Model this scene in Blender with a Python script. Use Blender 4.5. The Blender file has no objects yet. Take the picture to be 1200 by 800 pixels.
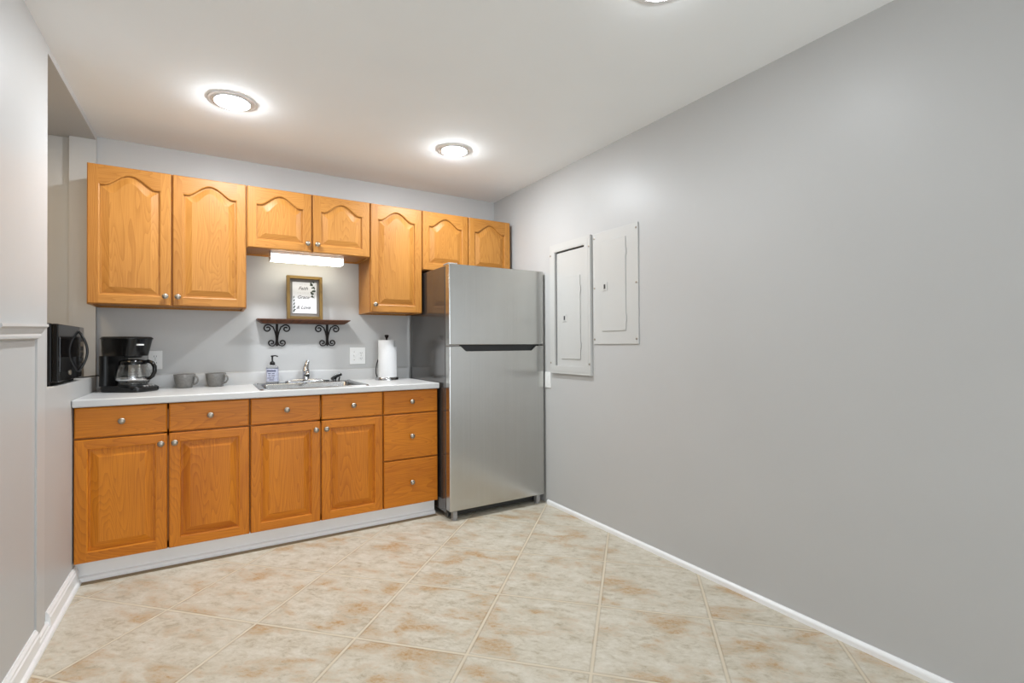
import bpy, math, random
from mathutils import Vector, Matrix
random.seed(7)
PI = math.pi
SC = bpy.context.scene
COL = SC.collection

# ------------------------------------------------------------------ camera
cam_d = bpy.data.cameras.new('camera')
cam = bpy.data.objects.new('camera', cam_d)
COL.objects.link(cam)
cam_d.sensor_width = 36.0
cam_d.lens = 578.784 / 1200 * 36.0
cam_d.shift_y = -0.93 / 1200
cam_d.clip_start = 0.05
R_ = Vector((0.85367675, -0.52077569, -0.00535566))
U_ = Vector((1.12226944e-04, -1.00995129e-02, 9.99948992e-01))
F_ = Vector((0.52080322, 0.85363381, 0.00856327))
M = Matrix((R_, U_, -F_)).transposed().to_4x4()
M.translation = Vector((0.57439, -3.77334, 1.16943))
cam.matrix_world = M
SC.camera = cam

# ------------------------------------------------------------------ world, exposure
w = bpy.data.worlds.new('world')
SC.world = w
w.use_nodes = True
w.node_tree.nodes['Background'].inputs[0].default_value = (0.80, 0.90, 1.0, 1)
w.node_tree.nodes['Background'].inputs[1].default_value = 0.3
SC.view_settings.view_transform = 'Standard'
SC.view_settings.look = 'None'
SC.view_settings.exposure = 0.13
SC.view_settings.gamma = 1.0
SC.view_settings.use_curve_mapping = False
CAN_STRENGTH = {-0.9: 330.0, -2.6: 74.0}       # recessed ceiling lamps, by row
REAR_FILL_POWER, ALCOVE_FILL_POWER = 62.0, 8.0
TUBE_STRENGTH = 6.2       # lamp under the cabinet
CAN_COLOR = (0.95, 1.0, 1.055)
TUBE_COLOR = (1.0, 0.96, 0.80)
ROOM_Y = -6.6             # wall behind the camera
XR = 2.70                 # right wall
H = 2.4175                # ceiling

def area(name, loc, rot, sx, sy, power, color):
    l = bpy.data.lights.new(name, 'AREA')
    l.shape = 'RECTANGLE'
    l.size, l.size_y = sx, sy
    l.energy = power
    l.color = color
    o = bpy.data.objects.new(name, l)
    COL.objects.link(o)
    o.location = loc
    o.rotation_euler = rot
    return o
# added unseen fill lights: cool one behind the camera, warm one in the alcove
area('rear_fill', (1.35, ROOM_Y + 0.02, 1.10), (math.radians(90), 0, 0), 2.2, 2.0, REAR_FILL_POWER, (0.88, 0.96, 1.06))
area('alcove_fill', (-0.47, -1.1, 2.37), (0, 0, 0), 0.4, 0.4, ALCOVE_FILL_POWER, (1.0, 0.76, 0.48))

# ------------------------------------------------------------------ node helpers
def new_mat(name):
    m = bpy.data.materials.new(name)
    m.use_nodes = True
    nt = m.node_tree
    return m, nt, nt.nodes['Principled BSDF']

def nd(nt, typ, ins=None, **props):
    n = nt.nodes.new(typ)
    for k, v in props.items():
        setattr(n, k, v)
    for k, v in (ins or {}).items():
        s = n.inputs[k]
        if isinstance(v, bpy.types.NodeSocket):
            nt.links.new(v, s)
        else:
            s.default_value = v
    return n

def math_(nt, op, a, b=None, c=None):
    n = nt.nodes.new('ShaderNodeMath')
    n.operation = op
    for i, v in enumerate((a, b, c)):
        if v is None:
            continue
        if isinstance(v, bpy.types.NodeSocket):
            nt.links.new(v, n.inputs[i])
        else:
            n.inputs[i].default_value = v
    return n.outputs[0]

def ramp(nt, fac, stops, interp='LINEAR'):
    n = nt.nodes.new('ShaderNodeValToRGB')
    n.color_ramp.interpolation = interp
    e = n.color_ramp.elements
    while len(e) > 1:
        e.remove(e[-1])
    e[0].position = stops[0][0]
    e[0].color = (*stops[0][1], 1)
    for p, c in stops[1:]:
        x = e.new(p)
        x.color = (*c, 1)
    nt.links.new(fac, n.inputs[0])
    return n.outputs[0]

def mixc(nt, fac, a, b, mode='MIX'):
    n = nt.nodes.new('ShaderNodeMix')
    n.data_type = 'RGBA'
    n.blend_type = mode
    for s, v in ((n.inputs['Factor'], fac), (n.inputs['A'] if False else n.inputs[6], a), (n.inputs[7], b)):
        if isinstance(v, bpy.types.NodeSocket):
            nt.links.new(v, s)
        elif isinstance(v, (int, float)):
            s.default_value = v
        else:
            s.default_value = (*v, 1)
    return n.outputs[2]

def bump(nt, bsdf, height, strength=0.2, dist=0.002):
    b = nd(nt, 'ShaderNodeBump', {'Strength': strength, 'Distance': dist, 'Height': height})
    nt.links.new(b.outputs[0], bsdf.inputs['Normal'])

def noise(nt, vec, scale, detail=2.0, rough=0.5, dist=0.0):
    return nd(nt, 'ShaderNodeTexNoise', {'Vector': vec, 'Scale': scale, 'Detail': detail, 'Roughness': rough, 'Distortion': dist}).outputs[0]

def objcoord(nt, scale=(1, 1, 1), rot=(0, 0, 0)):
    tc = nd(nt, 'ShaderNodeTexCoord')
    return nd(nt, 'ShaderNodeMapping', {'Vector': tc.outputs['Object'], 'Scale': scale, 'Rotation': rot}).outputs[0]

def painted(name, col, rough, mottle=0.03, bumps=0.05, bscale=180, spec=0.5):
    m, nt, b = new_mat(name)
    v = objcoord(nt)
    n = noise(nt, v, 2.3, 3)
    c = ramp(nt, n, [(0.3, tuple(x * (1 - mottle) for x in col)), (0.7, tuple(x * (1 + mottle) for x in col))])
    nt.links.new(c, b.inputs['Base Color'])
    b.inputs['Roughness'].default_value = rough
    b.inputs['Specular IOR Level'].default_value = spec
    if bumps:
        bump(nt, b, noise(nt, v, bscale, 2), bumps, 0.002)
    return m

def plain(name, col, rough=0.5, metal=0.0, spec=0.5, coat=0.0, nscale=60, var=0.06):
    m, nt, b = new_mat(name)
    n = noise(nt, objcoord(nt), nscale, 2)
    c = ramp(nt, n, [(0.3, tuple(x * (1 - var) for x in col)), (0.7, tuple(min(1, x * (1 + var)) for x in col))])
    nt.links.new(c, b.inputs['Base Color'])
    b.inputs['Roughness'].default_value = rough
    b.inputs['Metallic'].default_value = metal
    b.inputs['Specular IOR Level'].default_value = spec
    b.inputs['Coat Weight'].default_value = coat
    return m

def emitter(name, col, strength):
    m, nt, b = new_mat(name)
    b.inputs['Base Color'].default_value = (0.9, 0.9, 0.88, 1)
    b.inputs['Emission Color'].default_value = (*col, 1)
    b.inputs['Emission Strength'].default_value = strength
    return m

def wood_mat(name, light, dark, rough=0.42):
    m, nt, b = new_mat(name)
    uv = nd(nt, 'ShaderNodeTexCoord').outputs['UV']
    rnd = nd(nt, 'ShaderNodeObjectInfo').outputs['Random']
    off = nd(nt, 'ShaderNodeCombineXYZ', {0: math_(nt, 'MULTIPLY', rnd, 37.0), 1: math_(nt, 'MULTIPLY', rnd, 91.0), 2: 0.0}).outputs[0]
    p = nd(nt, 'ShaderNodeVectorMath', {0: uv, 1: off}, operation='ADD').outputs[0]
    # contour lines of a stretched field read as cathedral grain
    s1 = nd(nt, 'ShaderNodeMapping', {'Vector': p, 'Scale': (7.0, 0.9, 1.0)}).outputs[0]
    f = noise(nt, s1, 1.0, 2.0, 0.45, 0.25)
    band = math_(nt, 'FRACT', math_(nt, 'MULTIPLY', f, 32.0))
    band = math_(nt, 'POWER', band, 2.2)
    s2 = nd(nt, 'ShaderNodeMapping', {'Vector': p, 'Scale': (230.0, 5.0, 1.0)}).outputs[0]
    pore = noise(nt, s2, 1.0, 2.0, 0.6)
    s3 = nd(nt, 'ShaderNodeMapping', {'Vector': p, 'Scale': (3.0, 0.5, 1.0)}).outputs[0]
    tint = noise(nt, s3, 1.0, 1.0)
    t = math_(nt, 'ADD', math_(nt, 'MULTIPLY', band, 0.32), math_(nt, 'MULTIPLY', pore, 0.80))
    t = math_(nt, 'ADD', t, math_(nt, 'MULTIPLY', math_(nt, 'SUBTRACT', tint, 0.5), 0.9))
    c = ramp(nt, t, [(0.18, light), (0.92, dark)])
    nt.links.new(c, b.inputs['Base Color'])
    b.inputs['Roughness'].default_value = rough
    b.inputs['Specular IOR Level'].default_value = 0.35
    bump(nt, b, pore, 0.08, 0.001)
    return m

# ------------------------------------------------------------------ materials
M_WALL = painted('wall paint', (0.50, 0.498, 0.486), 0.41, 0.012, 0.04, 160, 0.40)
M_TRIMW = painted('white trim paint', (0.88, 0.88, 0.87), 0.32, 0.01, 0.0)
M_PANELW = painted('left panel paint', (0.53, 0.527, 0.515), 0.38, 0.01, 0.02)
M_CEIL = painted('ceiling paint', (0.91, 0.935, 0.94), 0.85, 0.01, 0.08, 120, 0.2)
M_OAK = wood_mat('honey oak', (0.490, 0.218, 0.044), (0.315, 0.118, 0.016))
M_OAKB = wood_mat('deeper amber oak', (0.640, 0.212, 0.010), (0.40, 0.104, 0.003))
M_OAKIN = wood_mat('oak carcass', (0.50, 0.200, 0.040), (0.33, 0.115, 0.018), 0.45)
M_SHELF = wood_mat('dark shelf wood', (0.17, 0.060, 0.022), (0.06, 0.020, 0.008), 0.4)
M_FRAME = wood_mat('brown picture frame wood', (0.215, 0.130, 0.028), (0.10, 0.055, 0.012), 0.4)
M_COUNTER = painted('white laminate', (0.58, 0.58, 0.57), 0.30, 0.015, 0.0)
M_NICKEL = plain('antique nickel', (0.36, 0.315, 0.26), 0.34, 1.0)
M_CHROME = plain('chrome', (0.62, 0.62, 0.63), 0.12, 1.0, var=0.02)
M_SINK = plain('sink steel', (0.36, 0.36, 0.355), 0.25, 1.0, var=0.04)
M_BLACK = plain('black plastic', (0.005, 0.005, 0.005), 0.14, 0, 0.4, 0.0)
M_BLACKM = plain('matt black plastic', (0.008, 0.008, 0.008), 0.35, 0, 0.3)
M_IRON = plain('dark wrought iron', (0.022, 0.018, 0.016), 0.45, 0.6)
M_MWGLASS = plain('microwave door glass', (0.010, 0.009, 0.009), 0.06, 0, 0.6, 0.6)
M_MUG = plain('grey glazed stoneware', (0.17, 0.165, 0.155), 0.35, 0, 0.5, 0.1, 90, 0.12)
M_PLATE = plain('white plastic plate', (0.80, 0.80, 0.78), 0.35, var=0.01)
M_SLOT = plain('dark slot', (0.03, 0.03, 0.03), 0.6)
M_PANELM = painted('painted panel steel', (0.53, 0.528, 0.505), 0.38, 0.01, 0.0)
M_PAPER = plain('white paper towel', (0.74, 0.74, 0.735), 0.9, 0, 0.2, 0, 300, 0.03)
M_CARD = plain('art print paper', (0.62, 0.62, 0.64), 0.6, var=0.01)
M_MATB = plain('grey frame backing', (0.20, 0.18, 0.16), 0.7)
M_INK = plain('dark ink', (0.06, 0.06, 0.065), 0.7)
M_INKG = plain('pale grey ink', (0.42, 0.42, 0.43), 0.7)
M_LEAF = plain('dark green ink', (0.035, 0.05, 0.035), 0.7)
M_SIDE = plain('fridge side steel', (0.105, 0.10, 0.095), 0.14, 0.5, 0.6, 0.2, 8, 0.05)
M_DARK = plain('fridge dark trim', (0.015, 0.016, 0.017), 0.3)
M_GREYP = plain('grey plastic', (0.30, 0.29, 0.28), 0.4)
M_LABELB = plain('bluish bottle label', (0.52, 0.54, 0.66), 0.5, var=0.15, nscale=120)
M_LABELD = plain('navy label ink', (0.06, 0.07, 0.14), 0.5)
M_GROUTS = plain('brown grout strip', (0.30, 0.225, 0.135), 0.8)
M_TRIMRING = plain('white lamp trim', (0.80, 0.80, 0.79), 0.4, var=0.01)
M_CAN = {k: emitter('ceiling lamp lens', CAN_COLOR, v) for k, v in CAN_STRENGTH.items()}
M_TUBE = emitter('under cabinet lamp diffuser', TUBE_COLOR, TUBE_STRENGTH)
M_GREEN = emitter('microwave clock', (0.55, 0.95, 0.9), 0.7)

def glass_mat(name, col, rough=0.02, ior=1.45):
    m, nt, b = new_mat(name)
    n = noise(nt, objcoord(nt), 4, 1)
    c = ramp(nt, n, [(0.3, tuple(x * 0.98 for x in col)), (0.7, col)])
    nt.links.new(c, b.inputs['Base Color'])
    b.inputs['Transmission Weight'].default_value = 1.0
    b.inputs['Roughness'].default_value = rough
    b.inputs['IOR'].default_value = ior
    return m
M_GLASS = glass_mat('clear glass', (0.97, 0.97, 0.96))
M_CLEARP = glass_mat('clear bottle plastic', (0.90, 0.92, 0.95), 0.08, 1.35)

def steel_mat():
    m, nt, b = new_mat('brushed stainless steel')
    v = objcoord(nt, (150.0, 150.0, 0.6))
    n = noise(nt, v, 1.0, 3, 0.6)
    c = ramp(nt, n, [(0.3, (0.52, 0.515, 0.49)), (0.7, (0.56, 0.555, 0.53))])
    nt.links.new(c, b.inputs['Base Color'])
    b.inputs['Metallic'].default_value = 1.0
    b.inputs['Roughness'].default_value = 0.24
    b.inputs['Anisotropic'].default_value = 0.5
    b.inputs['Anisotropic Rotation'].default_value = 0.0
    tg = nd(nt, 'ShaderNodeTangent', direction_type='RADIAL', axis='Z')
    nt.links.new(tg.outputs[0], b.inputs['Tangent'])
    bump(nt, b, n, 0.03, 0.0005)
    return m
M_STEEL = steel_mat()

def tile_mat():
    m, nt, b = new_mat('diagonal ceramic floor tile')
    tc = nd(nt, 'ShaderNodeTexCoord').outputs['Object']
    S = 0.4667
    k = 1 / S / math.sqrt(2)
    sx = nd(nt, 'ShaderNodeSeparateXYZ', {0: tc})
    x = math_(nt, 'SUBTRACT', sx.outputs[0], 1.400)
    y = math_(nt, 'ADD', sx.outputs[1], 1.418)
    a = math_(nt, 'MULTIPLY', math_(nt, 'ADD', x, y), k)
    c = math_(nt, 'MULTIPLY', math_(nt, 'SUBTRACT', x, y), k)
    fa, fc = math_(nt, 'FLOOR', a), math_(nt, 'FLOOR', c)
    ra, rc = math_(nt, 'SUBTRACT', a, fa), math_(nt, 'SUBTRACT', c, fc)
    da = math_(nt, 'MINIMUM', ra, math_(nt, 'SUBTRACT', 1.0, ra))
    dc = math_(nt, 'MINIMUM', rc, math_(nt, 'SUBTRACT', 1.0, rc))
    d = math_(nt, 'MULTIPLY', math_(nt, 'MINIMUM', da, dc), S)
    cell = nd(nt, 'ShaderNodeCombineXYZ', {0: fa, 1: fc, 2: 0.0}).outputs[0]
    wn = nd(nt, 'ShaderNodeTexWhiteNoise', {'Vector': cell}, noise_dimensions='3D').outputs[1]
    wo = nd(nt, 'ShaderNodeVectorMath', {0: wn, 3: 40.0}, operation='SCALE').outputs[0]
    loc = nd(nt, 'ShaderNodeCombineXYZ', {0: math_(nt, 'MULTIPLY', a, S * 1.9), 1: math_(nt, 'MULTIPLY', c, S), 2: 0.0}).outputs[0]
    p = nd(nt, 'ShaderNodeVectorMath', {0: loc, 1: wo}, operation='ADD').outputs[0]
    big = noise(nt, p, 4.2, 4, 0.58, 0.3)
    mid = noise(nt, p, 11.0, 6, 0.68, 0.5)
    fine = noise(nt, p, 48.0, 5, 0.8)
    streak = noise(nt, p, 26.0, 5, 0.75, 0.6)
    tex = math_(nt, 'ADD', math_(nt, 'MULTIPLY', mid, 0.55), math_(nt, 'MULTIPLY', streak, 0.45))
    base = ramp(nt, tex, [(0.36, (0.40, 0.335, 0.235)), (0.47, (0.56, 0.505, 0.40)), (0.60, (0.655, 0.61, 0.515))])
    st = math_(nt, 'ADD', math_(nt, 'MULTIPLY', big, 0.62), math_(nt, 'ADD', math_(nt, 'MULTIPLY', mid, 0.18), math_(nt, 'MULTIPLY', streak, 0.20)))
    stain = ramp(nt, st, [(0.505, (0, 0, 0)), (0.61, (1, 1, 1))])
    stain = math_(nt, 'MULTIPLY', stain, nd(nt, 'ShaderNodeClamp', {0: math_(nt, 'ADD', -0.58, math_(nt, 'MULTIPLY', fine, 2.6))}).outputs[0])
    col = mixc(nt, stain, base, (0.445, 0.265, 0.110))
    speck = ramp(nt, fine, [(0.28, (1, 1, 1)), (0.40, (0, 0, 0))])
    col = mixc(nt, math_(nt, 'MULTIPLY', speck, 0.5), col, (0.30, 0.22, 0.13))
    edge = ramp(nt, d, [(0.0062, (1, 1, 1)), (0.0095, (0, 0, 0))])  # shadow edge beside the grout, painted dark into the tile colour
    col = mixc(nt, math_(nt, 'MULTIPLY', edge, math_(nt, 'MULTIPLY', big, 1.3)), col, (0.22, 0.145, 0.075))
    g = ramp(nt, d, [(0.0040, (1, 1, 1)), (0.0052, (0, 0, 0))])
    col = mixc(nt, g, col, (0.63, 0.55, 0.42))
    nt.links.new(col, b.inputs['Base Color'])
    rr = math_(nt, 'ADD', 0.33, math_(nt, 'MULTIPLY', g, 0.5))
    nt.links.new(rr, b.inputs['Roughness'])
    b.inputs['Specular IOR Level'].default_value = 0.35
    hgt = ramp(nt, d, [(0.0025, (0, 0, 0)), (0.007, (1, 1, 1))])
    hh = math_(nt, 'ADD', hgt, math_(nt, 'MULTIPLY', mid, 0.25))
    bump(nt, b, hh, 0.5, 0.0025)
    return m
M_TILE = tile_mat()

# ------------------------------------------------------------------ mesh builder
class MB:
    def __init__(s):
        s.v, s.f, s.uv, s.sm = [], [], [], []
    def face(s, pts, grain=None, off=None, smooth=False):
        i0 = len(s.v)
        s.v += [tuple(p) for p in pts]
        s._f(list(range(i0, i0 + len(pts))), grain, off, smooth)
    def _f(s, idx, grain='z', off=None, smooth=False):
        s.f.append(idx)
        s.sm.append(smooth)
        off = off or (0.0, 0.0)
        pts = [Vector(s.v[i]) for i in idx]
        n = Vector((0, 0, 0))
        for a in range(1, len(pts) - 1):
            n += (pts[a] - pts[0]).cross(pts[a + 1] - pts[0])
        n = [abs(c) for c in n]
        g = {'x': 0, 'y': 1, 'z': 2}[grain or 'z']
        nx = n.index(max(n))
        if nx == g:
            ax = [i for i in range(3) if i != g]
            s.uv.append([(p[ax[0]] + off[0], p[ax[1]] * 0.15 + off[1]) for p in pts])
        else:
            u = [i for i in range(3) if i != g and i != nx][0]
            s.uv.append([(p[u] + 0.37 * p[nx] + off[0], p[g] + off[1]) for p in pts])
    def box(s, x0, x1, y0, y1, z0, z1, grain='z', off=None):
        off = off or (random.random() * 20, random.random() * 20)
        i = len(s.v)
        s.v += [(x, y, z) for z in (z0, z1) for y in (y0, y1) for x in (x0, x1)]
        for q in ((0, 2, 3, 1), (4, 5, 7, 6), (0, 1, 5, 4), (2, 6, 7, 3), (0, 4, 6, 2), (1, 3, 7, 5)):
            s._f([i + k for k in q], grain, off)
        return s
    def prism(s, poly, a0, a1, axis='z', grain='z'):
        """poly: 2-D outline; axis z -> (x,y), y -> (x,z), x -> (y,z)"""
        def P(p, a):
            return {'z': (p[0], p[1], a), 'y': (p[0], a, p[1]), 'x': (a, p[0], p[1])}[axis]
        i, n = len(s.v), len(poly)
        s.v += [P(p, a0) for p in poly] + [P(p, a1) for p in poly]
        off = (random.random() * 20, random.random() * 20)
        s._f([i + k for k in range(n)][::-1], grain, off)
        s._f([i + n + k for k in range(n)], grain, off)
        for k in range(n):
            l = (k + 1) % n
            s._f([i + k, i + l, i + n + l, i + n + k], grain, off)
        return s
    def lathe(s, prof, c=(0, 0, 0), n=32, axis='z', cap=True, sx=1.0, sy=1.0):
        """prof: (radius, height) pairs"""
        i = len(s.v)
        for r, h in prof:
            for k in range(n):
                a = 2 * PI * k / n
                u, v = r * math.cos(a) * sx, r * math.sin(a) * sy
                s.v.append({'z': (c[0] + u, c[1] + v, c[2] + h), 'y': (c[0] + u, c[1] + h, c[2] - v), 'x': (c[0] + h, c[1] + u, c[2] + v)}[axis])
        for j in range(len(prof) - 1):
            for k in range(n):
                l = (k + 1) % n
                s._f([i + j * n + k, i + j * n + l, i + (j + 1) * n + l, i + (j + 1) * n + k], 'z', None, True)
        if cap:
            s._f([i + k for k in range(n)][::-1])
            e = i + (len(prof) - 1) * n
            s._f([e + k for k in range(n)])
        return s
    def tube(s, pts, r, n=8, closed=False, flat=1.0):
        pts = [Vector(p) for p in pts]
        m = len(pts)
        rr = r if isinstance(r, (list, tuple)) else [r] * m
        i = len(s.v)
        prev = None
        for j, p in enumerate(pts):
            if closed:
                t = pts[(j + 1) % m] - pts[j - 1]
            else:
                t = pts[min(j + 1, m - 1)] - pts[max(j - 1, 0)]
            t.normalize()
            if prev is None:
                a = Vector((0, 0, 1)) if abs(t.z) < 0.9 else Vector((1, 0, 0))
                u = t.cross(a).normalized()
            else:
                u = (prev - t * prev.dot(t)).normalized()
            prev = u
            v = t.cross(u)
            for k in range(n):
                q = 2 * PI * k / n
                s.v.append(tuple(p + u * (rr[j] * math.cos(q)) + v * (rr[j] * flat * math.sin(q))))
        for j in range(m if closed else m - 1):
            for k in range(n):
                l = (k + 1) % n
                j2 = (j + 1) % m
                s._f([i + j * n + k, i + j * n + l, i + j2 * n + l, i + j2 * n + k], 'z', None, True)
        if not closed:
            s._f([i + k for k in range(n)][::-1])
            s._f([i + (m - 1) * n + k for k in range(n)])
        return s
    def loft(s, loops, cap0=True, cap1=True, smooth=True):
        i, n = len(s.v), len(loops[0])
        for L in loops:
            s.v += [tuple(p) for p in L]
        for j in range(len(loops) - 1):
            for k in range(n):
                l = (k + 1) % n
                s._f([i + j * n + k, i + j * n + l, i + (j + 1) * n + l, i + (j + 1) * n + k], 'z', None, smooth)
        if cap0:
            s._f([i + k for k in range(n)][::-1])
        if cap1:
            e = i + (len(loops) - 1) * n
            s._f([e + k for k in range(n)])
        return s
    def build(s, name, mat, parent=None, bev=0.0, seg=2, fixn=True):
        me = bpy.data.meshes.new(name)
        me.from_pydata(s.v, [], s.f)
        ul = me.uv_layers.new(name='UVMap')
        k = 0
        for q in s.uv:
            for t in q:
                ul.data[k].uv = t
                k += 1
        me.polygons.foreach_set('use_smooth', s.sm)
        me.materials.append(mat)
        if fixn:
            import bmesh
            bm = bmesh.new()
            bm.from_mesh(me)
            bmesh.ops.recalc_face_normals(bm, faces=bm.faces)
            bm.to_mesh(me)
            bm.free()
        if any(s.sm):
            me.set_sharp_from_angle(angle=math.radians(38))
        o = bpy.data.objects.new(name, me)
        COL.objects.link(o)
        if parent:
            o.parent = parent
        if bev:
            b = o.modifiers.new('bevel', 'BEVEL')
            b.width = bev
            b.segments = seg
            b.limit_method = 'ANGLE'
            b.angle_limit = math.radians(40)
            b.harden_normals = False
        return o

def rrect(x0, x1, y0, y1, r, n=6):
    out = []
    for cx, cy, a0 in ((x1 - r, y1 - r, 0), (x0 + r, y1 - r, 90), (x0 + r, y0 + r, 180), (x1 - r, y0 + r, 270)):
        for k in range(n + 1):
            a = math.radians(a0 + 90 * k / n)
            out.append((cx + r * math.cos(a), cy + r * math.sin(a)))
    return out

def tag(o, label, cat, group=None):
    o['label'] = label
    o['category'] = cat
    if group:
        o['group'] = group
    return o

def thing(name, label, cat, loc, rz=0.0, group=None):
    o = bpy.data.objects.new(name, None)
    o.empty_display_size = 0.1
    COL.objects.link(o)
    o.location = loc
    o.rotation_euler = (0, 0, rz)
    return tag(o, label, cat, group)

def struct(o):
    o['kind'] = 'structure'
    return o

# ------------------------------------------------------------------ room shell
T = 0.12
b = MB(); b.box(-0.9, XR + T, ROOM_Y - T, T, -0.1, 0.0)
struct(b.build('floor', M_TILE))
b = MB(); b.box(-T, XR + T, ROOM_Y - T, T, H, H + 0.1)
struct(b.build('ceiling', M_CEIL))
b = MB(); b.box(-0.9, XR + T, 0.0, T, 0, H)
struct(b.build('wall_back', M_WALL))
b = MB(); b.box(XR, XR + T, ROOM_Y - T, 0.0, 0, H)
struct(b.build('wall_right', M_WALL))
b = MB(); b.box(-0.0, XR, ROOM_Y - T, ROOM_Y, 0, H)
struct(b.build('wall_front', M_WALL))
# left wall with the pass-through opening above a half wall
JY, LEDGE, HDR = -1.045, 0.998, 2.385
b = MB()
b.box(-T, 0, ROOM_Y - T, JY, 0, H)
b.box(-T, 0, JY, 0.0, 0, LEDGE)
b.box(-T, 0, JY, 0.0, HDR, H)
b.box(-T, 0, -0.04, 0.0, LEDGE, HDR)
struct(b.build('wall_left', M_WALL))
b = MB()
b.box(-0.9, -0.82, -1.6, 0.0, 0, HDR)
b.box(-0.9, -T, -1.68, -1.6, 0, HDR)
struct(b.build('wall_alcove', M_WALL))
b = MB(); b.box(-0.9, -T, -1.68, 0.0, HDR, HDR + 0.1)
struct(b.build('ceiling_alcove', M_WALL))
# a deep ledge shelf that carries the microwave, level with the half wall
b = MB(); b.box(-0.62, -T, -1.6, 0.0, LEDGE - 0.04, LEDGE)
struct(b.build('trim_2', M_TRIMW))

# baseboards
def board_profile(h, t=0.016):
    return [(0, 0), (t + 0.012, 0), (t + 0.012, 0.008), (t + 0.008, 0.016), (t + 0.001, 0.020), (t, 0.022), (t, h - 0.026), (t - 0.004, h - 0.020), (t - 0.004, h - 0.012), (t - 0.010, h - 0.004), (t - 0.011, h), (0, h)]
def left_board(bm, y0, y1, h):
    bm.prism([(x, z) for x, z in board_profile(h)], y0, y1, 'y')
b = MB()
left_board(b, -1.06, -0.56, 0.092)
left_board(b, -1.205, -1.06, 0.058)
left_board(b, ROOM_Y, -1.205, 0.092)
struct(b.build('baseboard_left', M_TRIMW))
b = MB()
q = [(XR, 0), (XR, 0.030)] + [(XR - 0.014 * math.sin(math.radians(a)) , 0.016 + 0.014 * math.cos(math.radians(a))) for a in range(15, 91, 15)] + [(XR - 0.014, 0)]
b.prism(q, ROOM_Y, -0.79, 'y')
struct(b.build('baseboard_right', M_TRIMW))
b = MB()
b.box(0.0, 1.905, -0.540, -0.525, 0, 0.112)
b.prism([(-0.560, 0.003), (-0.560, 0.014), (-0.555, 0.023), (-0.540, 0.028), (-0.540, 0.003)], 0.0, 1.905, 'x')
struct(b.build('baseboard_back', M_TRIMW))
b = MB(); b.box(0.03, 1.905, -0.592, -0.535, 0, 0.003)
struct(b.build('trim_3', M_GROUTS))
# panel moulding on the left wall
b = MB()
def moul(y0, y1, z0, z1, t):
    b.box(0, t, y0, y1, z0, z1)
moul(-1.205, -1.100, 0.060, 1.252, 0.006)
yl, yr = -1.66, -1.145
prof = [(0.0, 1.262, 0.0), (0.0, 1.262, 0.026), (0.004, 1.252, 0.028), (0.010, 1.244, 0.020), (0.024, 1.230, 0.017), (0.040, 1.222, 0.013), (0.046, 1.215, 0.018), (0.056, 1.206, 0.018), (0.060, 1.200, 0.0)]
loops = [[(t, yl, z - 0.017 + d * 0.12), (t, yr - d * 1.25, z)] for d, z, t in prof]
for i in range(len(loops) - 1):
    b.face([loops[i][0], loops[i][1], loops[i + 1][1], loops[i + 1][0]])
b.face([L[1] for L in loops])
b.face([L[0] for L in loops][::-1])
struct(b.build('trim_1', M_PANELW, fixn=True))

# ------------------------------------------------------------------ ceiling lamps
def ceiling_lamp(x, y, label, group='recessed ceiling lamps'):
    t = thing('ceiling_lamp', label, 'ceiling light', (x, y, H), 0, group)
    b = MB(); b.lathe([(0.108, 0.0), (0.108, -0.003), (0.105, -0.0045), (0.092, -0.0045), (0.088, -0.0035), (0.084, -0.0035)], n=56, cap=False)
    b.build('trim_ring', M_TRIMRING, t)
    b = MB(); b.lathe([(0.086, 0.0), (0.084, -0.009), (0.081, -0.0105), (0.078, -0.009), (0.0755, -0.002)], n=56, cap=False)
    b.build('collar', M_TRIMRING, t)
    b = MB(); b.lathe([(0.074, -0.006)] + [(0.074 * math.cos(a), -0.0075 - 0.018 * math.sin(a)) for a in [math.radians(d) for d in range(0, 90, 9)]] + [(0.001, -0.0255)], n=48, cap=False)
    b.build('lens', M_CAN[min(M_CAN, key=lambda k: abs(k - y))], t)
    return t
ceiling_lamp(0.668, -0.897, 'round white recessed ceiling lamp, left one above the two-door wall cabinet')
ceiling_lamp(1.905, -0.895, 'round white recessed ceiling lamp in front of the refrigerator cabinets')
ceiling_lamp(1.905, -2.600, 'round recessed ceiling lamp cut off by the top edge of the photo')
ceiling_lamp(0.668, -2.600, 'round recessed ceiling lamp just above the frame on the left')

# ------------------------------------------------------------------ cabinetry
PITCH, DW = 0.381, 0.3735
def knob(parent, x, z, y):
    b = MB()
    b.lathe([(0.009, 0.0), (0.009, -0.003), (0.0055, -0.007), (0.0055, -0.012), (0.011, -0.016), (0.0155, -0.020), (0.0160, -0.023), (0.0135, -0.027), (0.007, -0.0295), (0.001, -0.030)], (x, y, z), 20, 'y')
    return b.build('knob', M_NICKEL, parent)

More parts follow.
